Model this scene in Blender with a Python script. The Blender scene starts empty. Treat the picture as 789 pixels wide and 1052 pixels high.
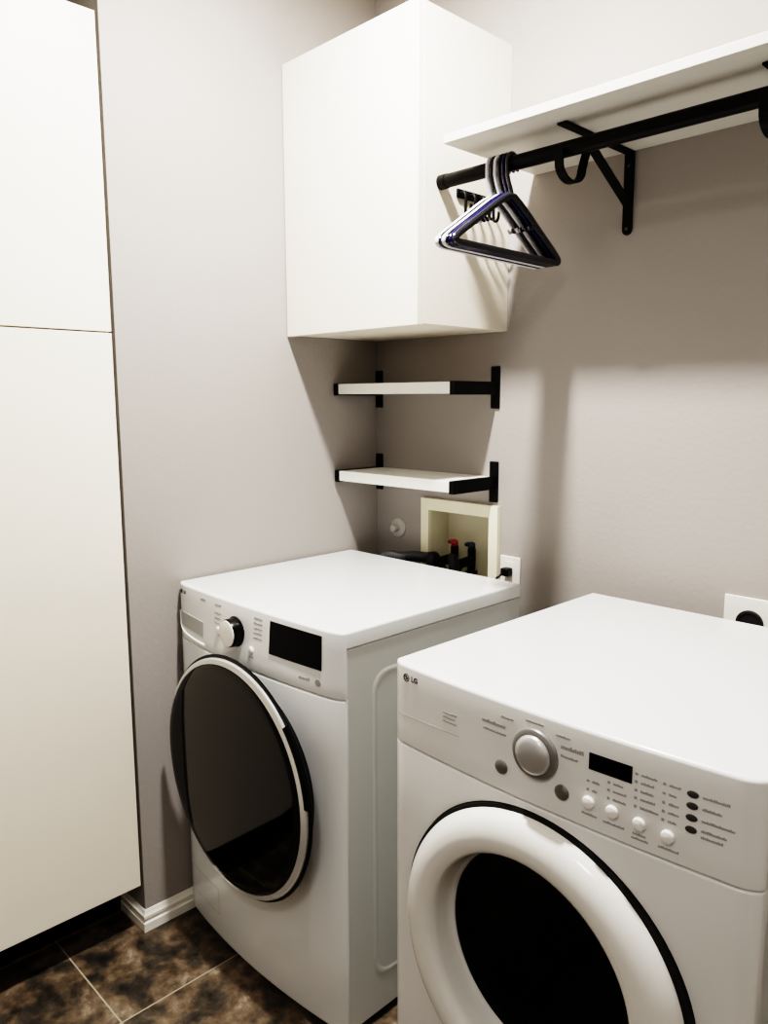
import bpy, bmesh, math, random
from math import sin, cos, pi, sqrt
from mathutils import Vector, Matrix
random.seed(4)
COL = bpy.context.scene.collection

# ------------------------------------------------------------------ materials
def lin(c):
    r = []
    for v in c:
        v /= 255.0
        r.append(v / 12.92 if v <= 0.04045 else ((v + 0.055) / 1.055) ** 2.4)
    return tuple(r) + (1.0,)

def mat(name, rgb, rough=0.5, metal=0.0, spec=0.5, coat=0.0, noise=None, bump=None):
    """noise=(scale, amount) colour mottling ; bump=(scale, strength, distance)"""
    m = bpy.data.materials.new(name); m.use_nodes = True
    nt = m.node_tree; b = nt.nodes['Principled BSDF']
    b.inputs['Base Color'].default_value = lin(rgb)
    b.inputs['Roughness'].default_value = rough
    b.inputs['Metallic'].default_value = metal
    b.inputs['Specular IOR Level'].default_value = spec
    b.inputs['Coat Weight'].default_value = coat
    b.inputs['Coat Roughness'].default_value = 0.08
    tc = nt.nodes.new('ShaderNodeTexCoord')
    n = nt.nodes.new('ShaderNodeTexNoise'); n.inputs['Detail'].default_value = 4
    nt.links.new(tc.outputs['Object'], n.inputs['Vector'])
    sc, am = noise or (14.0, 0.03)
    n.inputs['Scale'].default_value = sc
    ramp = nt.nodes.new('ShaderNodeMapRange')
    ramp.inputs['To Min'].default_value = 1 - am; ramp.inputs['To Max'].default_value = 1 + am
    nt.links.new(n.outputs['Fac'], ramp.inputs['Value'])
    mx = nt.nodes.new('ShaderNodeVectorMath'); mx.operation = 'SCALE'
    mx.inputs[0].default_value = lin(rgb)[:3]
    nt.links.new(ramp.outputs['Result'], mx.inputs['Scale'])
    nt.links.new(mx.outputs['Vector'], b.inputs['Base Color'])
    if bump:
        n2 = nt.nodes.new('ShaderNodeTexNoise'); n2.inputs['Scale'].default_value = bump[0]
        n2.inputs['Detail'].default_value = 3
        nt.links.new(tc.outputs['Object'], n2.inputs['Vector'])
        bp = nt.nodes.new('ShaderNodeBump'); bp.inputs['Strength'].default_value = bump[1]
        bp.inputs['Distance'].default_value = bump[2]
        nt.links.new(n2.outputs['Fac'], bp.inputs['Height'])
        nt.links.new(bp.outputs['Normal'], b.inputs['Normal'])
    return m

M_WALL = mat('warm_grey_wall_paint', (155, 149.5, 145), 0.75, spec=0.25, noise=(3, 0.02), bump=(75, 0.35, 0.002))
M_CEIL = mat('white_ceiling_paint', (225, 222, 216), 0.9, spec=0.2, bump=(60, 0.3, 0.002))
M_TRIM = mat('white_trim_paint', (236, 232, 222), 0.35)
M_CAB = mat('white_cabinet_laminate', (238, 230, 215), 0.42, spec=0.4, noise=(2, 0.008))
M_CABIN = mat('cabinet_carcass', (224, 219, 208), 0.5, spec=0.4)
M_PLINTH = mat('black_gloss_plinth', (6, 6, 8), 0.06, spec=0.4)
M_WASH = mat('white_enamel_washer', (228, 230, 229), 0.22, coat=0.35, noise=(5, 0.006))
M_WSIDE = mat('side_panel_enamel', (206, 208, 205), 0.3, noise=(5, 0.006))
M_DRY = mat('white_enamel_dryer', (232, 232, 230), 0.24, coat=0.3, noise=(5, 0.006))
M_DOORW = mat('white_door_plastic', (236, 235, 230), 0.16, coat=0.5)
M_GLASS = mat('tinted_door_glass', (8, 8, 8), 0.05, spec=0.38)
M_GLASS2 = mat('dark_dryer_glass', (4, 4, 4), 0.08, spec=0.12)
M_CHROME = mat('chrome_trim', (228, 230, 230), 0.28, metal=0.6)
M_RIM = mat('black_gloss_plastic', (7, 7, 8), 0.25, spec=0.25)
M_GAP = mat('black_gasket', (12, 12, 12), 0.7)
M_DISP = mat('black_display', (4, 4, 5), 0.12, spec=0.12)
M_SILV = mat('silver_dial', (186, 185, 183), 0.32, metal=0.5)
M_SILVD = mat('grey_dial_ring', (140, 139, 137), 0.36, metal=0.5)
M_BTNG = mat('grey_button', (118, 114, 110), 0.35, metal=0.3)
M_BTNW = mat('white_button', (240, 238, 234), 0.2, coat=0.4)
M_INK = mat('grey_ink', (160, 158, 157), 0.6)
M_INKL = mat('light_grey_ink', (176, 174, 172), 0.6)
M_INKD = mat('dark_ink', (70, 68, 68), 0.5)
M_DRAWER = mat('grey_drawer_face', (172, 173, 170), 0.4)
M_BLACK = mat('black_powder_coat', (7, 7, 7), 0.5, spec=0.15, noise=(40, 0.06))
M_BLACKS = mat('black_satin_rod', (8, 7, 7), 0.38, spec=0.15)
M_SCREW = mat('screw_steel', (90, 88, 84), 0.4, metal=0.8)
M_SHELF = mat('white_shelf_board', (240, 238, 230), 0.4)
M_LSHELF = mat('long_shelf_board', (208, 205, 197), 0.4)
M_BOX = mat('cream_plastic', (233, 226, 200), 0.45)
M_BOXIN = mat('cream_box_inside', (214, 209, 186), 0.5)
M_PLATE = mat('white_plate', (232, 229, 222), 0.35)
M_BRASS = mat('valve_metal', (176, 168, 150), 0.3, metal=0.9)
M_RED = mat('red_handle', (150, 28, 22), 0.4)
M_BLUE = mat('blue_handle', (30, 36, 70), 0.4)
M_HOSE = mat('black_rubber_hose', (10, 10, 10), 0.4, spec=0.25)
M_HOSEG = mat('grey_drain_hose', (64, 65, 66), 0.45)
M_HNAVY = mat('navy_plastic', (22, 20, 74), 0.18, coat=0.3)
M_HBLACK = mat('black_plastic', (12, 12, 16), 0.2, coat=0.3)
M_HWHITE = mat('white_plastic', (226, 226, 232), 0.25)
M_HGREY = mat('pale_grey_plastic', (48, 48, 52), 0.2, coat=0.4)

def floor_material():
    m = bpy.data.materials.new('slate_tile_floor'); m.use_nodes = True
    nt = m.node_tree; N = nt.nodes; L = nt.links; b = N['Principled BSDF']
    tc = N.new('ShaderNodeTexCoord'); sp = N.new('ShaderNodeSeparateXYZ'); L.new(tc.outputs['Object'], sp.inputs[0])
    T = 0.390
    def mth(op, a, c=None):
        n = N.new('ShaderNodeMath'); n.operation = op
        for i, v in enumerate((a, c)):
            if v is None: continue
            if isinstance(v, (int, float)): n.inputs[i].default_value = v
            else: L.new(v, n.inputs[i])
        return n.outputs[0]
    cells = []; dist = []
    for ax, off in (('X', 0.262), ('Y', -1.11)):
        t = mth('DIVIDE', mth('SUBTRACT', sp.outputs[ax], off), T)
        f = mth('FRACT', mth('ADD', t, 100.0)); cells.append(mth('FLOOR', mth('ADD', t, 100.0)))
        dist.append(mth('MINIMUM', f, mth('SUBTRACT', 1.0, f)))
    d = mth('MINIMUM', dist[0], dist[1])
    grout = mth('LESS_THAN', d, 0.0050)
    cx = N.new('ShaderNodeCombineXYZ'); L.new(cells[0], cx.inputs[0]); L.new(cells[1], cx.inputs[1])
    wn = N.new('ShaderNodeTexWhiteNoise'); L.new(cx.outputs[0], wn.inputs['Vector'])
    add = N.new('ShaderNodeVectorMath'); add.operation = 'MULTIPLY_ADD'
    L.new(wn.outputs['Color'], add.inputs[0]); add.inputs[1].default_value = (7, 7, 7); L.new(tc.outputs['Object'], add.inputs[2])
    n1 = N.new('ShaderNodeTexNoise'); n1.inputs['Scale'].default_value = 9; n1.inputs['Detail'].default_value = 10
    n1.inputs['Roughness'].default_value = 0.65; n1.inputs['Distortion'].default_value = 0.25
    L.new(add.outputs[0], n1.inputs['Vector'])
    cr = N.new('ShaderNodeValToRGB'); e = cr.color_ramp.elements
    e[0].position = 0.33; e[0].color = lin((30, 28, 25)); e[1].position = 0.72; e[1].color = lin((158, 146, 128))
    for p, c in ((0.44, (54, 49, 42)), (0.52, (82, 70, 56)), (0.60, (100, 87, 73))):
        k = e.new(p); k.color = lin(c)
    L.new(n1.outputs['Fac'], cr.inputs[0])
    n2 = N.new('ShaderNodeTexNoise'); n2.inputs['Scale'].default_value = 34; n2.inputs['Detail'].default_value = 6
    L.new(add.outputs[0], n2.inputs['Vector'])
    r2 = N.new('ShaderNodeMapRange'); r2.inputs['From Min'].default_value = 0.3; r2.inputs['From Max'].default_value = 0.7
    r2.inputs['To Min'].default_value = 0.55; r2.inputs['To Max'].default_value = 1.35
    L.new(n2.outputs['Fac'], r2.inputs['Value'])
    tone = mth('MULTIPLY', r2.outputs[0], mth('ADD', 0.7, mth('MULTIPLY', wn.outputs['Value'], 0.5)))
    tone = mth('MULTIPLY', tone, 1.35)
    sc = N.new('ShaderNodeVectorMath'); sc.operation = 'SCALE'; L.new(cr.outputs[0], sc.inputs[0]); L.new(tone, sc.inputs['Scale'])
    mx = N.new('ShaderNodeMix'); mx.data_type = 'RGBA'; L.new(grout, mx.inputs['Factor'])
    L.new(sc.outputs[0], mx.inputs['A']); mx.inputs['B'].default_value = lin((156, 148, 130))
    L.new(mx.outputs['Result'], b.inputs['Base Color'])
    rr = N.new('ShaderNodeMapRange'); rr.inputs['To Min'].default_value = 0.25; rr.inputs['To Max'].default_value = 0.5
    L.new(n2.outputs['Fac'], rr.inputs['Value']); L.new(rr.outputs[0], b.inputs['Roughness'])
    h = mth('SUBTRACT', mth('MULTIPLY', n1.outputs['Fac'], 0.6), mth('MULTIPLY', grout, 0.7))
    bp = N.new('ShaderNodeBump'); bp.inputs['Strength'].default_value = 0.5; bp.inputs['Distance'].default_value = 0.004
    L.new(h, bp.inputs['Height']); L.new(bp.outputs[0], b.inputs['Normal'])
    return m
M_FLOOR = floor_material()

# ------------------------------------------------------------------ mesh helpers
def box(bm, x0, x1, y0, y1, z0, z1):
    v = [bm.verts.new(p) for p in ((x0,y0,z0),(x1,y0,z0),(x1,y1,z0),(x0,y1,z0),(x0,y0,z1),(x1,y0,z1),(x1,y1,z1),(x0,y1,z1))]
    for f in ((0,3,2,1),(4,5,6,7),(0,1,5,4),(1,2,6,5),(2,3,7,6),(3,0,4,7)):
        bm.faces.new([v[i] for i in f])
    return v

def loft(bm, rings, cap0=True, cap1=True, closed=True):
    R = [[bm.verts.new(p) for p in r] for r in rings]
    n = len(R[0])
    for a, b in zip(R, R[1:]):
        for i in range(n if closed else n - 1):
            j = (i + 1) % n
            bm.faces.new((a[i], a[j], b[j], b[i]))
    if cap0: bm.faces.new(R[0][::-1])
    if cap1: bm.faces.new(R[-1])
    return R

def lathe_y(bm, prof, cx, cz, seg=96, cap_end=True, cap_start=False, a0=0, a1=2*pi):
    """prof: list of (radius, y); revolved about the line x=cx, z=cz"""
    full = abs(a1 - a0 - 2*pi) < 1e-6
    n = seg if full else seg + 1
    rings = []
    for q in prof:
        r, y = q[:2]
        if len(q) > 2: cx, cz = q[2:]
        rings.append([(cx + r*cos(a0 + (a1-a0)*i/seg), y, cz + r*sin(a0 + (a1-a0)*i/seg)) for i in range(n)])
    loft(bm, rings, cap_start, cap_end, full)

def tube(bm, pts, r, seg=12, ry=None, cap=True):
    """round (or oval: ry along the binormal) tube along a path"""
    pts = [Vector(p) for p in pts]; rings = []
    t0 = (pts[1]-pts[0]).normalized()
    up = Vector((0,0,1)) if abs(t0.z) < 0.9 else Vector((1,0,0))
    nrm = (up - t0*up.dot(t0)).normalized()
    for i, p in enumerate(pts):
        a = pts[max(i-1,0)]; c = pts[min(i+1,len(pts)-1)]
        t = (c-a).normalized(); nrm = (nrm - t*nrm.dot(t)).normalized(); bn = t.cross(nrm)
        rings.append([p + nrm*r*cos(2*pi*k/seg) + bn*(ry or r)*sin(2*pi*k/seg) for k in range(seg)])
    loft(bm, rings, cap, cap)

def strap(bm, pts, w, t):
    """flat strap in the y-z plane: pts (y,z) list, x centre in w=(x0,x1), thickness t"""
    x0, x1 = w; L = []; n = len(pts)
    for i, p in enumerate(pts):
        a = Vector(pts[max(i-1,0)]); c = Vector(pts[min(i+1,n-1)]); d = (c-a).normalized(); nn = Vector((-d.y, d.x))*t/2
        q = Vector(p)
        L.append([(x0, q.x+nn.x, q.y+nn.y), (x1, q.x+nn.x, q.y+nn.y), (x1, q.x-nn.x, q.y-nn.y), (x0, q.x-nn.x, q.y-nn.y)])
    loft(bm, L)

def spline(pts, n=8):
    P = [Vector(p) for p in pts]; out = []
    for i in range(len(P)-1):
        p0 = P[max(i-1,0)]; p1 = P[i]; p2 = P[i+1]; p3 = P[min(i+2,len(P)-1)]
        for k in range(n):
            t = k/n
            out.append(0.5*((2*p1)+(p2-p0)*t+(2*p0-5*p1+4*p2-p3)*t*t+(3*p1-p0-3*p2+p3)*t**3))
    out.append(P[-1]); return out

def make(name, bm, m, parent=None, bevel=0.0, seg=2, smooth=True, kind=None, label=None):
    bmesh.ops.recalc_face_normals(bm, faces=bm.faces)
    me = bpy.data.meshes.new(name)
    if parent is not None:
        root = parent
        off = Vector(parent.get('_w', (0,0,0)))
        bmesh.ops.translate(bm, verts=bm.verts, vec=-off)
    bm.to_mesh(me); bm.free()
    if smooth:
        for p in me.polygons: p.use_smooth = True
        me.set_sharp_from_angle(angle=math.radians(35))
    me.materials.append(m)
    o = bpy.data.objects.new(name, me); COL.objects.link(o)
    if parent is not None:
        o.parent = parent; o['_w'] = tuple(off)
    if bevel:
        md = o.modifiers.new('bevel', 'BEVEL'); md.width = bevel; md.segments = seg; md.limit_method = 'ANGLE'
        md.angle_limit = math.radians(40)
    if kind: o['kind'] = kind
    if label: o['label'] = label
    return o

def thing(name, label, cat, loc, group=None):
    o = bpy.data.objects.new(name, None); COL.objects.link(o); o.location = loc; o['_w'] = tuple(loc)
    o.empty_display_size = 0.05
    o['label'] = label; o['category'] = cat
    if group: o['group'] = group
    return o

def tag(o, label, cat, group=None):
    o['label'] = label; o['category'] = cat
    if group: o['group'] = group
    return o

def B(): return bmesh.new()
def boxobj(name, dims, m, parent=None, bevel=0.0, **k):
    bm = B(); box(bm, *dims); return make(name, bm, m, parent, bevel, **k)

# ------------------------------------------------------------------ room
H = 2.74; YF = -3.0; XR = 2.5; WC = -0.9095; NE = -1.53
boxobj('floor', (-0.75, XR+0.1, YF-0.1, 0.15, -0.08, 0.0), M_FLOOR, kind='structure', smooth=False)
boxobj('ceiling', (-0.75, XR+0.1, YF-0.1, 0.15, H, H+0.08), M_CEIL, kind='structure', smooth=False)
BX0, BX1, BZ0, BZ1 = 0.245, 0.494, 0.905, 1.132      # opening of the recessed valve box
bm = B()
box(bm, -0.1, BX0, 0, 0.12, 0, H); box(bm, BX1, XR+0.1, 0, 0.12, 0, H)
box(bm, BX0, BX1, 0, 0.12, 0, BZ0); box(bm, BX0, BX1, 0, 0.12, BZ1, H)
make('wall_back', bm, M_WALL, kind='structure', smooth=False)
bm = B()
box(bm, -0.12, 0, WC, 0, 0, H)                        # wall beside the washer
box(bm, -0.75, -0.12, WC, WC+0.12, 0, H)              # return of the cabinet niche
box(bm, -0.75, -0.64, NE, WC, 0, H)                   # back of the niche
box(bm, -0.64, 0, NE, WC, 2.47, H)                    # header
box(bm, -0.75, 0, YF, NE, 0, H)                       # wall past the niche
make('wall_left', bm, M_WALL, kind='structure', smooth=False)
boxobj('wall_right', (XR, XR+0.1, YF, 0, 0, H), M_WALL, kind='structure', smooth=False)
boxobj('wall_front', (-0.1, XR, YF-0.1, YF, 0, H), M_WALL, kind='structure', smooth=False)

def skirting(name, path, inward):
    """path of (x,y) along the wall, profile pushed along the given per-point offsets"""
    prof = [(0.0, 0.0), (0.0095, 0.0), (0.0095, 0.025), (0.006, 0.028), (0.005, 0.034), (0.008, 0.038), (0.008, 0.046), (0.005, 0.050), (0.0045, 0.056), (0.002, 0.062), (0.0, 0.062)]
    bm = B(); rings = []
    for (x, y), (ox, oy) in zip(path, inward):
        rings.append([(x+ox*t, y+oy*t, z) for t, z in prof])
    loft(bm, rings)
    return make(name, bm, M_TRIM, kind='structure')
skirting('baseboard_left', [(0, 0), (0, WC), (-0.64, WC)], [(1, 0), (1, -1), (0, -1)])
skirting('baseboard_back', [(XR, 0), (0.0105, 0)], [(0, -1), (0, -1)])
skirting('baseboard_right', [(XR, YF), (XR, 0)], [(-1, 0), (-1, 0)])

# ------------------------------------------------------------------ tall cabinet in the niche
DY0, DY1 = -1.52, -0.9175
t = thing('tall_cabinet', 'tall white handleless pantry cabinet with two stacked doors on a black plinth', 'cabinet', (-0.3, -1.24, 0))
bm = B(); box(bm, -0.62, -0.021, DY0, DY1, 0.137, 2.388); make('carcass', bm, M_CABIN, t, 0.001)
boxobj('door', (-0.019, 0.0, DY0+0.001, DY1-0.001, 0.140, 1.6415), M_CAB, t, 0.0012, label='lower tall white door')
boxobj('door', (-0.019, 0.0, DY0+0.001, DY1-0.001, 1.6455, 2.386), M_CAB, t, 0.0012, label='upper white door')
boxobj('plinth', (-0.16, -0.136, DY0, DY1, 0.002, 0.137), M_PLINTH, t, label='glossy black plinth')

# ------------------------------------------------------------------ wall cabinet
CW, CD, CZ0, CZ1 = 0.5335, -0.371, 1.661, 2.417
t = thing('wall_cabinet', 'white wall cabinet with one plain door above the two small shelves', 'cabinet', (CW/2, 0, CZ0))
bm = B(); box(bm, 0.003, CW, CD+0.0205, -0.0005, CZ0+0.004, CZ1); make('carcass', bm, M_CAB, t, 0.001)
boxobj('door', (0.003, CW, CD, CD+0.019, CZ0, CZ1), M_CAB, t, 0.0015)

# ------------------------------------------------------------------ long shelf, closet rod and its brackets
SZ = 2.068; SY = -0.374
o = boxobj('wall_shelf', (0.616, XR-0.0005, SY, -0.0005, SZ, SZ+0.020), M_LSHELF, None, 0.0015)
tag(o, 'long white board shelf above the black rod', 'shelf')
RY, RZ, RR = -0.288, 2.013, 0.0168
t = thing('closet_rod', 'black round hanging rod below the long white shelf', 'rod', (0.536, RY, RZ))
bm = B(); tube(bm, [(0.5425, RY, RZ), (XR-0.0005, RY, RZ)], RR, 28); make('rod', bm, M_BLACKS, t)
bm = B(); tube(bm, [(0.5345, RY, RZ), (0.5425, RY, RZ), (0.556, RY, RZ)], RR+0.0012, 28); make('end_cap', bm, M_BLACKS, t)

def rod_bracket(xc, label):
    w = 0.0125
    t = thing('shelf_bracket', label, 'bracket', (xc, 0, 1.874), 'black brackets under the long shelf')
    bm = B(); box(bm, xc-w, xc+w, -0.302, -0.0015, SZ-0.005, SZ-0.0005); make('arm', bm, M_BLACK, t, 0.001)
    bm = B()
    ring = [(xc-w, SZ-0.006), (xc-w, 1.886)] + [(xc-w*cos(a), 1.886-w*sin(a)) for a in [k*pi/10 for k in range(1, 10)]] + [(xc+w, 1.886), (xc+w, SZ-0.006)]
    loft(bm, [[(x, -0.0065, z) for x, z in ring], [(x, -0.0005, z) for x, z in ring]]); make('wall_plate', bm, M_BLACK, t, 0.0008)
    pts = [(-0.0062, 1.948), (-0.05, 1.973), (-0.10, 2.0), (-0.15, 2.0275), (-0.180, 2.043)]
    pts = [(-0.0062, 1.945), (-0.10, 1.9975), (-0.178, 2.041)]
    bm = B(); strap(bm, pts, (xc-w*0.92, xc+w*0.92), 0.005); make('brace', bm, M_BLACK, t, 0.0008)
    arc = [(-0.181, 2.043), (-0.190, 2.040), (-0.199, 2.028), (-0.209, 2.005), (-0.2165, 1.985)]
    arc += [(-0.2625+0.0455*cos(a), 1.984+0.0335*sin(a)) for a in [-k*pi/14 for k in range(1, 14)]] + [(-0.3085, 1.990), (-0.309, 2.012)]
    bm = B(); strap(bm, arc, (xc-w*0.85, xc+w*0.85), 0.0048); make('rod_hook', bm, M_BLACK, t, 0.0008)
    for z in (1.888, 2.035):
        bm = B(); lathe_y(bm, [(0.0042, -0.0064), (0.0036, -0.0082), (0.0012, -0.0088)], xc, z, 16); make('screw', bm, M_SCREW, t)
    return t
rod_bracket(0.893, 'black rod bracket under the shelf, nearer the hangers')
def copy_thing(src, loc, label):
    r = src.copy(); COL.objects.link(r); r.location = loc; r['label'] = label
    for c in src.children:
        d = c.copy(); COL.objects.link(d); d.parent = r
        for g in c.children:
            e = g.copy(); COL.objects.link(e); e.parent = d
    return r
bsrc = [o for o in COL.objects if o.name == 'shelf_bracket'][0]
copy_thing(bsrc, (1.318, 0, 1.874), 'black rod bracket at the right edge of the photo, farther from the hangers')

# ------------------------------------------------------------------ hangers
def build_hanger(loc):
    t = thing('clothes_hanger', 'x', 'hanger', loc, 'plastic hangers on the rod')
    x, y0, z0 = loc
    RH = RR + 0.0048
    hk = [(x, y0, z0-0.070), (x, y0-0.004, z0-0.058), (x, y0-0.013, z0-0.042), (x, y0-RH*0.98, z0-0.022)]
    hk = spline(hk, 4) + [(x, y0-RH*cos(a), z0+RH*sin(a)) for a in [k*pi/16 for k in range(0, 20)]]
    bm = B(); tube(bm, hk, 0.0042, 10, 0.0052); make('hook', bm, M_HNAVY, t)
    wdt, zt, zb = 0.203, z0-0.070, z0-0.199
    pts = [(0, zt)]
    half = [(0.012, zt-0.002), (0.05, zt-0.022), (0.12, zt-0.066), (0.17, zt-0.097), (0.193, zt-0.112), (wdt, zt-0.121), (0.2015, zb+0.003), (0.188, zb)]
    path = [(x, y0+a, b) for a, b in half]
    path = spline(path, 4) + [(x, y0+0.1, zb), (x, y0, zb), (x, y0-0.1, zb)] + list(reversed(spline([(x, y0-a, b) for a, b in half], 4)))
    path = path + [path[0]]
    bm = B(); tube(bm, path, 0.0085, 12, 0.0050); make('frame', bm, M_HNAVY, t)
    for s in (-1, 1):
        bm = B(); tube(bm, spline([(x, y0+s*0.088, zt-0.050), (x, y0+s*0.084, zt-0.061), (x, y0+s*0.075, zt-0.065), (x, y0+s*0.068, zt-0.058)], 4), 0.0032, 8)
        make('strap_hook', bm, M_HNAVY, t)
    return t
hx = 0.684
hng = [  # x, yaw, material, label
    (0.6970, 2.6, M_HWHITE, 'white plastic hanger at the left end of the hanger bunch'),
    (0.7085, 2.2, M_HBLACK, 'black plastic hanger between the two white ones'),
    (0.7200, 1.8, M_HWHITE, 'white plastic hanger in the middle of the bunch, with black ones on both sides'),
    (0.7315, 1.4, M_HBLACK, 'black plastic hanger between the white one and the navy one'),
    (0.7430, 1.0, M_HNAVY, 'navy blue plastic hanger'),
    (0.7545, 0.6, M_HGREY, 'dark grey plastic hanger at the right end of the bunch')]
proto = build_hanger((hng[0][0], RY, RZ))
for i, (x, yaw, m, lab) in enumerate(hng):
    h = proto if i == 0 else copy_thing(proto, (x, RY, RZ), lab)
    h['label'] = lab; h.rotation_euler.z = math.radians(yaw)
    for c in h.children:
        c.material_slots[0].link = 'OBJECT'; c.material_slots[0].material = m

# ------------------------------------------------------------------ hook strip on the cabinet side
t = thing('hook_rack', 'small black hook strip with four prongs on the wall cabinet side', 'hook rack', (CW, -0.16, 2.0))
bm = B(); box(bm, CW, CW+0.006, -0.228, -0.088, 1.988, 2.010); make('plate', bm, M_BLACK, t, 0.002)
for k in range(4):
    y = -0.218 + 0.0385*k
    p = spline([(CW+0.005, y, 1.999), (CW+0.020, y, 1.998), (CW+0.025, y, 1.985), (CW+0.024, y, 1.955), (CW+0.027, y, 1.944), (CW+0.036, y, 1.943), (CW+0.041, y, 1.953), (CW+0.042, y, 1.966)], 4)
    bm = B(); tube(bm, p, 0.0036, 8, 0.0045); make('hook', bm, M_BLACK, t)

# ------------------------------------------------------------------ two small shelves with T brackets
def end_bracket(xc, z, label):
    t = thing('shelf_bracket', label, 'bracket', (xc, 0, z), 'T-shaped black brackets of the small shelves')
    bm = B(); box(bm, xc-0.0155, xc+0.0155, -0.006, -0.0005, z-0.060, z+0.060); make('wall_plate', bm, M_BLACK, t, 0.002)
    bm = B(); box(bm, xc-0.009, xc+0.009, -0.196, -0.0065, z-0.0205, z+0.0165); make('arm', bm, M_BLACK, t, 0.0015)
    return t
S1, S2, XL, XRR = 1.5085, 1.2345, 0.0165, 0.4985
for z, nm in ((S1, 'upper'), (S2, 'lower')):
    end_bracket(XL, z, 'black T-shaped bracket at the corner end of the %s small shelf' % nm)
    end_bracket(XRR, z, 'black T-shaped bracket at the right end of the %s small shelf' % nm)
    o = boxobj('wall_shelf', (XL+0.0095, XRR-0.0095, -0.193, -0.0005, z-0.0165, z+0.0150), M_SHELF, None, 0.0015)
    tag(o, '%s of the two short white shelves under the wall cabinet' % nm, 'shelf', 'short white shelves')

# ------------------------------------------------------------------ washer supply box
t = thing('valve_box', 'cream recessed supply box in the wall behind the washer', 'valve box', (0.37, 0, 0.9))
bm = B()
ox0, ox1, oz0, oz1 = 0.217, 0.522, 0.878, 1.164
for d in ((ox0, BX0+0.004, oz0, oz1), (BX1-0.004, ox1, oz0, oz1), (BX0+0.004, BX1-0.004, BZ1-0.004, oz1), (BX0+0.004, BX1-0.004, oz0, BZ0+0.004)):
    box(bm, d[0], d[1], -0.014, -0.0005, d[2], d[3])
make('frame', bm, M_BOX, t, 0.0)
bm = B(); e = 0.001
box(bm, BX0+e, BX0+0.004, -0.0004, 0.085, BZ0+e, BZ1-e); box(bm, BX1-0.004, BX1-e, -0.0004, 0.085, BZ0+e, BZ1-e)
box(bm, BX0+e, BX1-e, 0.085, 0.089, BZ0+e, BZ1-e)
box(bm, BX0+0.004, BX1-0.004, -0.0004, 0.085, BZ1-0.004, BZ1-e); box(bm, BX0+0.004, BX1-0.004, -0.0004, 0.085, BZ0+e, BZ0+0.004)
make('recess', bm, M_BOXIN, t)
for xv, m, lab in ((0.310, M_RED, 'red valve handle'), (0.380, M_BLUE, 'dark blue valve handle')):
    bm = B()
    tube(bm, [(xv, 0.045, 0.9095), (xv, 0.045, 0.940)], 0.019, 16)
    tube(bm, [(xv, 0.045, 0.940), (xv, 0.045, 1.012)], 0.0125, 16)
    tube(bm, [(xv, 0.045, 0.975), (xv, -0.012, 0.972), (xv, -0.028, 0.960)], 0.015, 16)
    v = make('valve', bm, M_HOSE, t, label='black valve')
    bm = B()
    tube(bm, [(xv, 0.045, 1.012), (xv, 0.045, 1.028)], 0.011, 16)
    tube(bm, spline([(xv-0.014, 0.042, 1.024), (xv+0.004, 0.032, 1.028), (xv+0.022, 0.016, 1.033), (xv+0.030, 0.008, 1.034)], 4), 0.0075, 10, 0.011)
    make('handle', bm, m, v, label=lab)
def hose(label, pts, r, m, ridges=False):
    bm = B(); P = spline(pts, 14)
    tube(bm, P, r, 16)
    if ridges:
        for i in range(1, len(P)-1, 2):
            d = (P[i+1]-P[i-1]).normalized()*0.002
            tube(bm, [P[i]-d, P[i]+d], r+0.0014, 16)
    o = make('supply_hose', bm, m); return tag(o, label, 'hose')
hose('black supply hose below the red valve handle, behind the washer', [(0.310, -0.032, 0.955), (0.312, -0.050, 0.988), (0.322, -0.074, 0.992), (0.335, -0.092, 0.96), (0.335, -0.09, 0.6), (0.335, -0.055, 0.05), (0.335, -0.045, 0.016), (0.30, -0.04, 0.016)], 0.0155, M_HOSE)
hose('black supply hose below the dark blue valve handle', [(0.380, -0.032, 0.955), (0.385, -0.052, 0.990), (0.400, -0.074, 0.995), (0.425, -0.092, 0.965), (0.43, -0.09, 0.6), (0.43, -0.055, 0.05), (0.43, -0.045, 0.016), (0.40, -0.04, 0.016)], 0.0155, M_HOSE)
o = hose('ribbed dark grey drain hose at the left of the valve box, behind the washer', [(0.268, 0.030, 0.930), (0.272, -0.015, 0.975), (0.262, -0.042, 0.980), (0.235, -0.062, 0.983), (0.20, -0.085, 0.979), (0.15, -0.098, 0.975), (0.11, -0.098, 0.93), (0.08, -0.09, 0.75), (0.08, -0.09, 0.016)], 0.0155, M_HOSEG, True)
o.name = 'drain_hose'

# ------------------------------------------------------------------ outlets and round wall cap
t = thing('wall_outlet', 'small white outlet plate with a black plug beside the valve box', 'outlet', (0.564, 0, 0.905))
boxobj('plate', (0.529, 0.599, -0.006, -0.0005, 0.905, 1.021), M_PLATE, t, 0.002)
bm = B(); box(bm, 0.548, 0.580, -0.008, -0.0062, 0.918, 1.006); make('socket', bm, M_PLATE, t, 0.002)
o = thing('power_plug', 'black power plug in the outlet beside the valve box', 'plug', (0.564, -0.0085, 0.978))
bm = B(); box(bm, 0.551, 0.577, -0.036, -0.0085, 0.966, 0.990); make('plug_body', bm, M_HOSE, o, 0.004)
bm = B(); tube(bm, spline([(0.564, -0.034, 0.976), (0.562, -0.052, 0.970), (0.555, -0.064, 0.945), (0.55, -0.068, 0.8), (0.55, -0.068, 0.5)], 8), 0.0035, 8); make('cord', bm, M_HOSE, o)

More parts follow.
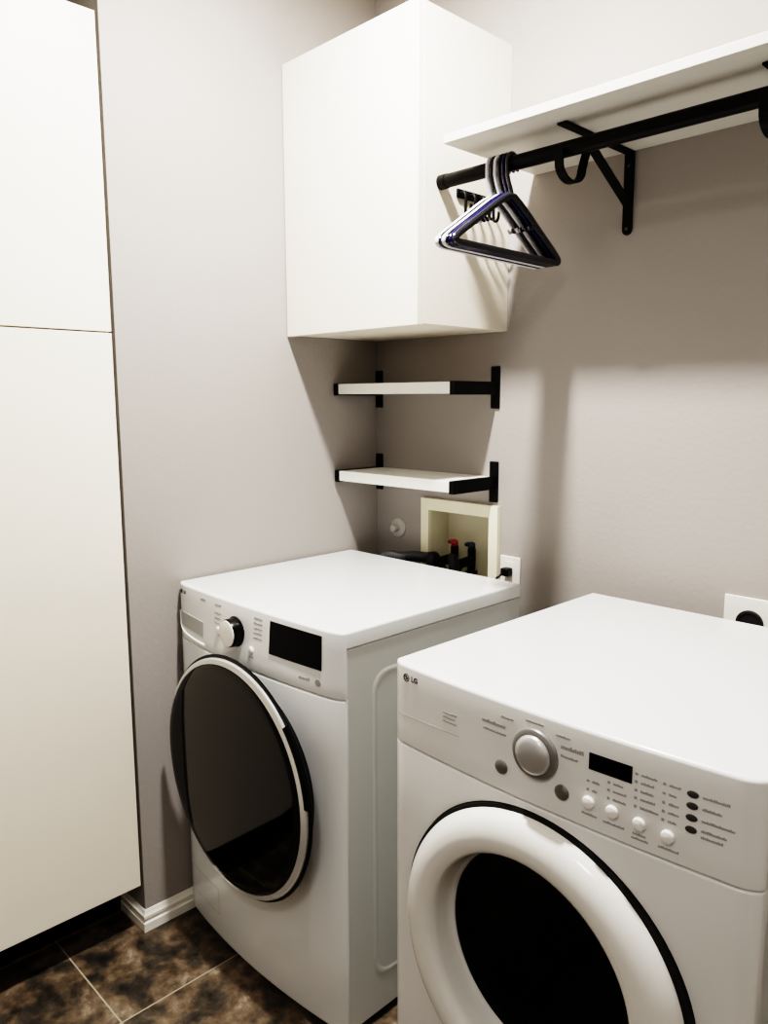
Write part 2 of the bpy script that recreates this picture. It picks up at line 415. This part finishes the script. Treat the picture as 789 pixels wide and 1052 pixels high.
t = thing('dryer_outlet', 'square white plate with a black round outlet behind the dryer', 'outlet', (1.242, 0, 0.905))
boxobj('plate', (1.184, 1.300, -0.007, -0.0005, 0.906, 1.022), M_PLATE, t, 0.002)
bm = B(); lathe_y(bm, [(0.031, -0.0072), (0.031, -0.011), (0.029, -0.0125), (0.024, -0.0125), (0.022, -0.0105)], 1.244, 0.962, 40, cap_start=True); make('socket', bm, M_GAP, t)

t = thing('round_wall_fitting', 'small round grey wall fitting with a knob, left of the valve box', 'wall fitting', (0.102, 0, 1.05))
M_CAPP = mat('wall_grey_plastic', (176, 172, 167), 0.4)
bm = B(); lathe_y(bm, [(0.033, -0.0005), (0.033, -0.004), (0.029, -0.008), (0.016, -0.009)], 0.104, 1.052, 40, cap_start=True); make('plate', bm, M_CAPP, t)
bm = B(); lathe_y(bm, [(0.012, -0.009), (0.0125, -0.018), (0.0115, -0.030), (0.008, -0.033)], 0.104, 1.052, 28, cap_start=True); make('knob', bm, M_CAPP, t)

# ------------------------------------------------------------------ machines
def corner(x, x0, x1, rx, ry):
    """extra depth of an elliptical vertical corner"""
    dx = min(x-x0, x1-x)
    if dx >= rx: return 0.0
    q = (rx-max(dx, 0.0))/rx
    return ry*(1-sqrt(max(1-q*q, 0)))

def slab(bm, x0, x1, yb, yfun, rc, levels, n=28):
    """vertical slab whose front follows yfun(x,z); levels = (z, inset)"""
    rings = []
    for z, e in levels:
        pts = [(x0+e, yb, z)]
        ts = [rc*(1-cos(k*pi/2/10)) for k in range(0, 10)]
        xs = [x0+t for t in ts] + [x0+rc + (x1-x0-2*rc)*k/n for k in range(n+1)] + [x1-t for t in reversed(ts)]
        for x in xs:
            pts.append((min(max(x, x0+e), x1-e), yfun(x, z)+e, z))
        pts.append((x1-e, yb, z)); rings.append(pts)
    loft(bm, rings)

def top_slab(bm, x0, x1, yf, yb, z0, z1, r):
    rings = []
    for z, e in [(z0, 0.003), (z0+0.003, 0)] + [(z1 - r + r*sin(a), r*(1-cos(a))) for a in [k*pi/2/5 for k in range(0, 6)]]:
        rings.append([(x0+e, yf, z), (x1-e, yf, z), (x1-e, yb-e, z), (x0+e, yb-e, z)])
    loft(bm, rings)

def rounded(z0, z1, r=0.0, r0=0.0, zs=()):
    L = []
    if r0:
        L += [(z0 + r0*(1-cos(a)), r0*(1-sin(a))) for a in [k*pi/2/4 for k in range(0, 4)]]
        L.append((z0+r0, 0))
    else: L.append((z0, 0))
    for z in zs: L.append((z, 0))
    if r:
        L += [(z1 - r + r*sin(a), r*(1-cos(a))) for a in [k*pi/2/5 for k in range(0, 6)]]
    else: L.append((z1, 0))
    return L

class Face:
    """places small pieces on a bowed front"""
    def __init__(s, f): s.f = f
    def y(s, x, z): return s.f(x, z)
    def patch(s, bm, x0, x1, z0, z1, lift=0.0006, dep=0.004, n=6, skew=0.0):
        """curved rectangular plate following the front; lift = how far proud"""
        rings = []
        for k in range(n+1):
            x = x0+(x1-x0)*k/n; dz = skew*(x-x0)
            rings.append([(x, s.y(x, z0+dz)-lift, z0+dz), (x, s.y(x, z1+dz)-lift, z1+dz), (x, s.y(x, z1+dz)-lift+dep, z1+dz), (x, s.y(x, z0+dz)-lift+dep, z0+dz)])
        loft(bm, rings)
    def knob(s, bm, x, z, prof, seg=40):
        """prof (r, lift) from the panel outwards"""
        y = s.y(x, z); t0 = len(bm.verts); old = set(bm.verts)
        lathe_y(bm, [(r, -l) for r, l in prof], 0, 0, seg, cap_start=True)
        slope = math.atan2(s.y(x+0.005, z)-s.y(x-0.005, z), 0.01)
        M = Matrix.Translation((x, y, z)) @ Matrix.Rotation(slope, 4, 'Z')
        nv = [v for v in bm.verts if v not in old]
        bmesh.ops.transform(bm, matrix=M, verts=nv)
    def word(s, x, z, w, h, m, parent, dot=None, lift=0.0005):
        """one printed word: a row of tiny letter-like dashes, with an optional dot before it"""
        bm = B(); k = max(2, int(w/(h*0.55))); cw = w/k
        if dot: s.patch(bm, dot-0.002, dot+0.002, z-0.002, z+0.002, 0.0007, 0.003, 1)
        for i in range(k):
            hh = h*random.choice((0.7, 0.75, 1.0))
            s.patch(bm, x+i*cw, x+i*cw+cw*0.8, z-h/2, z-h/2+hh, lift, 0.003, 1)
        return make('printed_label', bm, m, parent, smooth=False)
    def text(s, name, body, x, z, size, m, parent):
        cu = bpy.data.curves.new(name, 'FONT'); cu.body = body; cu.size = size; cu.extrude = 0.0004; cu.align_x = 'CENTER'; cu.align_y = 'CENTER'
        cu.offset = size*0.02
        tmp = bpy.data.objects.new('tmp', cu); COL.objects.link(tmp)
        dg = bpy.context.evaluated_depsgraph_get(); me = bpy.data.meshes.new_from_object(tmp.evaluated_get(dg))
        bpy.data.objects.remove(tmp)
        slope = math.atan2(s.y(x+0.005, z)-s.y(x-0.005, z), 0.01)
        Mx = Matrix.Translation((x, s.y(x, z)-0.0006, z)) @ Matrix.Rotation(slope, 4, 'Z') @ Matrix.Rotation(pi/2, 4, 'X')
        bm = B(); bm.from_mesh(me); bmesh.ops.transform(bm, matrix=Mx, verts=bm.verts); bpy.data.meshes.remove(me)
        return make(name, bm, m, parent, smooth=False)

def emblem(F, x, z, r, m, parent):
    """round emblem: ring with an L stroke, a short bar and a dot"""
    y = F.y(x, z); bm = B()
    lathe_y(bm, [(r, y+0.001), (r, y-0.001), (r*0.80, y-0.001), (r*0.80, y+0.001)], x, z, 32, cap_end=False)
    q = r*0.16
    box(bm, x-q, x+q*0.6, y-0.001, y+0.001, z-r*0.45, z+r*0.5)
    box(bm, x-q, x+r*0.42, y-0.001, y+0.001, z-r*0.5, z-r*0.25)
    box(bm, x+r*0.2, x+r*0.85, y-0.001, y+0.001, z-q*0.7, z+q*0.7)
    lathe_y(bm, [(r*0.16, y+0.001), (r*0.16, y-0.001)], x-r*0.42, z+r*0.32, 12)
    return make('emblem', bm, m, parent, smooth=False)

# ---- washer
WX0, WX1, WB = 0.0110, 0.6925, -0.1435
WCX = (WX0+WX1)/2
def wy(x, z):
    t = (x-WCX)/0.342
    b = 0.028 if z < 0.8 else 0.028 - 0.016*min((z-0.8)/0.183, 1)
    return -0.790 - b*(1-min(t*t, 1)) + corner(x, WX0, WX1, 0.050, 0.015)
FW = Face(wy)
t = thing('washing_machine', 'white front-load washer with dark round door in the wall corner', 'washing machine', (WCX, -0.45, 0))
W = t
# body with an embossed recess in each side
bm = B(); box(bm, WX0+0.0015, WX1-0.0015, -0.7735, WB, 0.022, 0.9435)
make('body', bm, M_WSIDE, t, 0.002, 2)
def ridge(x, sx):
    y0, y1, z0, z1, r = -0.690, -0.215, 0.115, 0.868, 0.045
    P = []
    for cy, cz, a in ((y0+r, z1-r, pi/2), (y0+r, z0+r, pi), (y1-r, z0+r, 1.5*pi), (y1-r, z1-r, 2*pi)):
        P += [(x, cy+r*cos(a+k*pi/2/6), cz+r*sin(a+k*pi/2/6)) for k in range(7)]
    rings = []
    for off, h in ((0.012, -0.0003), (0.007, 0.0005), (0.0, 0.0010), (-0.007, 0.0005), (-0.012, -0.0003)):
        rg = []
        for (xx, y, z) in P:
            v = Vector((y-(y0+y1)/2, z-(z0+z1)/2)); n = Vector((v.x/abs(y1-y0), v.y/abs(z1-z0))).normalized()
            rg.append((x+sx*h, y+n.x*off, z+n.y*off))
        rings.append(rg)
    bm = B(); loft(bm, rings, False, False); return make('side_emboss', bm, M_WSIDE, t)
ridge(WX1-0.0015, 1)
bm = B(); top_slab(bm, WX0, WX1, -0.7735, WB-0.002, 0.9445, 0.983, 0.006); make('top_panel', bm, M_WASH, t)
bm = B(); slab(bm, WX0, WX1, -0.7735, wy, 0.050, rounded(0.8325, 0.983, 0.006, 0.003, (0.86, 0.90, 0.94))); make('control_panel', bm, M_WASH, t)
bm = B(); slab(bm, WX0+0.001, WX1-0.001, -0.7735, wy, 0.050, rounded(0.024, 0.8295, 0.003, 0.008, (0.2, 0.5, 0.7))); make('front_panel', bm, M_WASH, t)
bm = B(); slab(bm, WX0+0.004, WX1-0.004, -0.7685, lambda x, z: wy(x, z)+0.005, 0.048, [(0.829, 0), (0.833, 0)]); make('seam_strip', bm, M_WSIDE, t)
for x in (0.07, 0.64):
    for y in (-0.72, -0.18):
        bm = B(); tube(bm, [(x, y, 0.001), (x, y, 0.010)], 0.024, 20); tube(bm, [(x, y, 0.010), (x, y, 0.0222)], 0.010, 12); make('foot', bm, M_GAP, t)
# door
DX, DZ, DR = 0.357, 0.562, 0.303
C1, C2 = (0.3525, 0.5590), (0.3415, 0.5535)      # the trim ring and the glass sit off-centre, wider on the grip side
bm = B(); lathe_y(bm, [(0.245, -0.785), (0.255, -0.815), (0.270, -0.832), (DR-0.012, -0.8425), (DR-0.001, -0.8480), (DR, -0.8495), (DR-0.002, -0.8515), (0.285, -0.852)], DX, DZ, 128, cap_start=True)
door = make('door', bm, M_RIM, t, label='round door with black rim')
bm = B(); lathe_y(bm, [(0.2965, -0.8505) + C1, (0.2960, -0.8555) + C1, (0.2935, -0.8575) + C1, (0.2845, -0.8565) + C2, (0.2830, -0.8545) + C2, (0.2825, -0.850) + C2], DX, DZ, 128, cap_end=False); make('trim_ring', bm, M_CHROME, door, label='chrome ring')
bm = B(); lathe_y(bm, [(0.2828, -0.852) + C2, (0.2822, -0.8575) + C2, (0.279, -0.8590) + C2, (0.262, -0.8600) + C2, (0.22, -0.8612) + C2, (0.12, -0.8628) + C2, (0.05, -0.8634) + C2, (0.012, -0.8635) + C2], DX, DZ, 128); make('door_glass', bm, M_GLASS, door, label='dark tinted glass')
bm = B()
prof = [(0.2895, -0.854), (0.2895, -0.8588), (0.297, -0.8595), (0.3035, -0.856), (0.3040, -0.850), (0.296, -0.8445)]
a0, a1 = math.radians(6), math.radians(42); rings = []; QX, QZ = 0.3545, 0.5600
for k in range(25):
    a = a0+(a1-a0)*k/24; rings.append([(QX+r*cos(a), y, QZ+r*sin(a)) for r, y in prof])
loft(bm, rings); make('door_handle', bm, M_RIM, door, label='black grip on the rim')
# drawer
bm = B(); FW.patch(bm, 0.024, 0.166, 0.868, 0.908, 0.0012, 0.004, 10, -0.04); make('detergent_drawer', bm, M_DRAWER, t, label='grey detergent drawer front')
bm = B(); P = spline([(0.022, 0, 0.905), (0.027, 0, 0.874), (0.052, 0, 0.854), (0.10, 0, 0.846), (0.172, 0, 0.843)], 8)
tube(bm, [(p.x, wy(p.x, p.z)-0.001, p.z) for p in P], 0.003, 10); make('drawer_lip', bm, M_BTNW, t)
# dial
bm = B(); FW.knob(bm, 0.320, 0.912, [(0.0385, -0.001), (0.0385, 0.001), (0.037, 0.003), (0.0355, 0.004), (0.0350, 0.022), (0.0335, 0.0255), (0.029, 0.026)], 64); d = make('dial', bm, M_RIM, t, label='black-sided dial')
bm = B(); FW.knob(bm, 0.320, 0.912, [(0.0325, 0.0255), (0.032, 0.0275), (0.030, 0.028), (0.010, 0.0285)], 64); make('dial_face', bm, M_BTNW, d, label='white dial face')
bm = B(); FW.patch(bm, 0.4585, 0.635, 0.889, 0.967, 0.0015, 0.004, 12); make('display', bm, M_DISP, t, label='black display window')
for x, z, r in ((0.243, 0.896, 0.0115), (0.389, 0.881, 0.009)):
    bm = B(); FW.knob(bm, x, z, [(r, -0.001), (r, 0.002), (r*0.8, 0.004), (r*0.3, 0.0045)], 24); make('button', bm, M_BTNW, t)
emblem(FW, 0.040, 0.962, 0.0065, M_INKD, t); FW.text('lettering', 'LG', 0.058, 0.962, 0.012, M_INKD, t)
for x, z, w, h in [(0.148, 0.962, 0.026, 0.006), (0.222, 0.962, 0.030, 0.005), (0.382, 0.866, 0.018, 0.004), (0.563, 0.860, 0.036, 0.008)] + [(0.222, z, 0.030, 0.0045) for z in (0.941, 0.928, 0.916)] + [(0.395, z, 0.034, 0.0045) for z in (0.962, 0.950, 0.938, 0.927, 0.915)]:
    FW.word(x, z, w, h, M_INK, t)
bm = B(); FW.knob(bm, 0.624, 0.859, [(0.0095, -0.0005), (0.0095, 0.0006)], 6); make('badge', bm, M_INK, t)
bm = B(); 
for d in ((0.030, 0.205, 0.166, 0.1675), (0.030, 0.205, 0.092, 0.0935), (0.030, 0.0315, 0.0935, 0.166), (0.2035, 0.205, 0.0935, 0.166)):
    FW.patch(bm, d[0], d[1], d[2], d[3], 0.0004, 0.003, 8)
make('filter_cover', bm, M_DRAWER, t)
boxobj('hinge_cover', (0.0105, 0.0165, -0.790, -0.770, 0.735, 0.795), M_BTNG, t, 0.002, label='small grey tab at the left edge')

# ---- dryer
GX0, GX1, GB = 0.880, 1.566, -0.092
GCX = 1.223; GT = 0.985
def gy(x, z):
    t = (x-GCX)/0.343
    return -0.8205 - 0.018*(1-min(t*t, 1)) + corner(x, GX0, GX1, 0.034, 0.020)
FD = Face(gy)
t = thing('clothes_dryer', 'white front-load dryer with thick white door ring and silver dial', 'dryer', (GCX, -0.45, 0))
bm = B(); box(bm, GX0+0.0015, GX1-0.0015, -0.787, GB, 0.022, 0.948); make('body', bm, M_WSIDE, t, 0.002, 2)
bm = B(); top_slab(bm, GX0, GX1, -0.787, GB-0.002, 0.9485, GT, 0.007); make('top_panel', bm, M_DRY, t)
bm = B(); slab(bm, GX0, GX1, -0.787, gy, 0.034, rounded(0.8275, GT, 0.007, 0.003, (0.86, 0.90, 0.94))); make('control_panel', bm, M_DRY, t)
bm = B(); slab(bm, GX0+0.001, GX1-0.001, -0.787, gy, 0.034, rounded(0.024, 0.8245, 0.003, 0.008, (0.2, 0.5, 0.7))); fp = make('front_panel', bm, M_DRY, t)
bm = B(); lathe_y(bm, [(0.281, -0.90), (0.281, -0.70)], 1.2215, 0.5335, 96, cap_start=True); cutter = make('cutter', bm, M_DRY, None)
cutter.location = -t.location
md = fp.modifiers.new('cut', 'BOOLEAN'); md.object = cutter; md.operation = 'DIFFERENCE'; md.solver = 'EXACT'
fp_loc = t.location.copy(); t.location = (0, 0, 0); bpy.context.view_layer.update()
me = bpy.data.meshes.new_from_object(fp.evaluated_get(bpy.context.evaluated_depsgraph_get()))
fp.modifiers.clear(); fp.data = me; bpy.data.objects.remove(cutter); t.location = fp_loc
for p in me.polygons: p.use_smooth = True
me.set_sharp_from_angle(angle=math.radians(30))
bm = B(); slab(bm, GX0+0.004, GX1-0.004, -0.787, lambda x, z: gy(x, z)+0.005, 0.03, [(0.824, 0), (0.828, 0)]); make('seam_strip', bm, M_WSIDE, t)
for x in (0.94, 1.51):
    for y in (-0.74, -0.16):
        bm = B(); tube(bm, [(x, y, 0.001), (x, y, 0.010)], 0.024, 20); tube(bm, [(x, y, 0.010), (x, y, 0.0222)], 0.010, 12); make('foot', bm, M_GAP, t)
EX, EZ = 1.2205, 0.532
GK = (1.2215, 0.5335)
CR = (1.2150, 0.534)
bm = B(); lathe_y(bm, [(0.2805, -0.7875), (0.2785, -0.8395), (0.275, -0.841), (0.262, -0.839)], *GK, 128, cap_start=True, cap_end=False); make('gasket', bm, M_GAP, t, label='black gap around the door')
bm = B(); lathe_y(bm, [(0.268, -0.836, EX, EZ), (0.2725, -0.841, EX, EZ), (0.2705, -0.848, EX, EZ), (0.265, -0.856, EX, EZ), (0.257, -0.863, EX, EZ), (0.246, -0.868, EX, EZ), (0.235, -0.8705, EX, EZ), (0.222, -0.871) + CR, (0.210, -0.869) + CR, (0.202, -0.865) + CR, (0.1965, -0.858) + CR, (0.194, -0.845) + CR, (0.191, -0.825) + CR, (0.1875, -0.806) + CR, (0.184, -0.802) + CR, (0.182, -0.795) + CR], EX, EZ, 128, cap_end=False)
door = make('door', bm, M_DOORW, t, label='thick white door ring')
bm = B(); lathe_y(bm, [(0.1855, -0.797), (0.1850, -0.805), (0.181, -0.8075), (0.174, -0.8065), (0.16, -0.803), (0.10, -0.797), (0.04, -0.795), (0.01, -0.7948)], *CR, 128); make('door_glass', bm, M_GLASS2, door, label='dark glass')
# dial and controls
bm = B(); FD.knob(bm, 1.2215, 0.916, [(0.0425, -0.001), (0.0425, 0.003), (0.041, 0.006), (0.037, 0.008), (0.032, 0.0082)], 64); d = make('dial', bm, M_SILVD, t, label='silver dial')
bm = B(); FD.knob(bm, 1.2215, 0.916, [(0.0325, 0.007), (0.0318, 0.011), (0.029, 0.0145), (0.022, 0.0170), (0.008, 0.0180)], 64); make('dial_cap', bm, M_SILV, d)
for x, z in ((1.155, 0.870), (1.272, 0.869)):
    bm = B(); FD.knob(bm, x, z, [(0.0125, -0.001), (0.0125, 0.002), (0.010, 0.0035), (0.004, 0.004)], 28); make('button', bm, M_BTNG, t, label='round grey button')
for x, z in ((1.319, 0.871), (1.358, 0.871), (1.400, 0.868), (1.442, 0.865)):
    bm = B(); FD.knob(bm, x, z, [(0.0102, -0.001), (0.0102, 0.003), (0.0085, 0.0065), (0.004, 0.0078), (0.001, 0.008)], 28); make('button', bm, M_BTNW, t, label='round white button')
bm = B(); FD.patch(bm, 1.317, 1.3855, 0.9245, 0.9505, 0.0012, 0.004, 6); make('display', bm, M_DISP, t, label='black display window')
for z in (0.939, 0.922, 0.9045, 0.887):
    bm = B(); FD.knob(bm, 1.4725, z, [(0.0080, -0.001), (0.0080, 0.0012), (0.0055, 0.0018)], 24)
    for v in bm.verts: v.co.z = z+(v.co.z-z)*0.62
    make('indicator_light', bm, M_INKD, t, label='dark oval indicator')
emblem(FD, 0.9225, 0.9605, 0.0078, M_INKD, t); FD.text('lettering', 'LG', 0.9445, 0.9605, 0.0145, M_INKD, t)
W_ = lambda x, z, w, h, m=M_INK, dot=None: FD.word(x, z, w, h, m, t, dot)
W_(1.112, 0.941, 0.050, 0.007); W_(1.115, 0.927, 0.048, 0.004)
W_(1.152, 0.958, 0.026, 0.004); W_(1.202, 0.967, 0.034, 0.004); W_(1.258, 0.960, 0.026, 0.004)
W_(1.268, 0.944, 0.040, 0.007); W_(1.268, 0.929, 0.030, 0.004)
for x, z, w in ((1.307, 0.851, 0.026), (1.343, 0.850, 0.034), (1.390, 0.850, 0.020), (1.388, 0.843, 0.026), (1.428, 0.845, 0.030)): W_(x, z, w, 0.004)
for x, zs, w in ((1.316, (0.905, 0.891), 0.012), (1.350, (0.914, 0.902, 0.889), 0.018), (1.392, (0.942, 0.930, 0.917, 0.905, 0.892), 0.022), (1.433, (0.941, 0.927, 0.913, 0.900, 0.887), 0.014)):
    for z in zs: W_(x+0.007, z, w*random.uniform(0.7, 1.3), 0.004, M_INK, x)
for z, w in ((0.939, 0.036), (0.922, 0.026), (0.9045, 0.044), (0.890, 0.034), (0.881, 0.030)): W_(1.486, z, w, 0.0042)
for z, w, h in ((0.925, 0.034, 0.004), (0.917, 0.030, 0.004), (0.909, 0.034, 0.003)): W_(1.020, z, w, h, M_INKL)
bm = B(); FD.patch(bm, 0.889, 1.061, 0.8835, 0.8848, 0.0004, 0.003, 16, 0.04); make('printed_line', bm, M_INKL, t)

for o in COL.objects:
    if '_w' in o: del o['_w']

W.location = (W.location.x-0.003, W.location.y+0.017, 0)
t.location = (t.location.x+0.001, t.location.y+0.010, 0.0)

# ------------------------------------------------------------------ lights
def area(name, loc, rot, size, power, color, shape='DISK', size_y=None):
    l = bpy.data.lights.new(name, 'AREA'); l.shape = shape; l.size = size; l.energy = power; l.color = color
    if size_y: l.size_y = size_y
    o = bpy.data.objects.new(name, l); COL.objects.link(o); o.location = loc; o.rotation_euler = rot; return o
area('ceiling_lamp', (0.78, -0.822, 2.735), (0, 0, 0), 0.10, 66, (1.0, 0.965, 0.925))
area('room_fill', (1.7, -2.35, 2.735), (0, 0, 0), 0.45, 14, (1.0, 0.97, 0.93))  # added soft fill behind the camera, not a known fixture
w = bpy.data.worlds.new('world'); bpy.context.scene.world = w; w.use_nodes = True
w.node_tree.nodes['Background'].inputs[0].default_value = (0.9, 0.95, 1.0, 1); w.node_tree.nodes['Background'].inputs[1].default_value = 0.2

# ------------------------------------------------------------------ camera
cam = bpy.data.cameras.new('camera'); co = bpy.data.objects.new('camera', cam); COL.objects.link(co)
yaw, pitch, roll, fpx = 0.7952, -0.1461, -0.0033, 794.41
fw = Vector((-sin(yaw)*cos(pitch), cos(yaw)*cos(pitch), sin(pitch))); ri = Vector((cos(yaw), sin(yaw), 0)); up = ri.cross(fw)
r2 = ri*cos(roll)+up*sin(roll); u2 = -ri*sin(roll)+up*cos(roll)
Mx = Matrix.Identity(4)
for i in range(3): Mx[i][0] = r2[i]; Mx[i][1] = u2[i]; Mx[i][2] = -fw[i]
Mx.translation = (1.8871, -1.8176, 1.4790)
co.matrix_world = Mx
cam.sensor_fit = 'VERTICAL'; cam.sensor_height = 24.0; cam.lens = fpx/1052*24.0; cam.clip_start = 0.02
bpy.context.scene.camera = co
vs = bpy.context.scene.view_settings
vs.view_transform = 'Filmic'; vs.look = 'Very High Contrast'; vs.exposure = 0.05
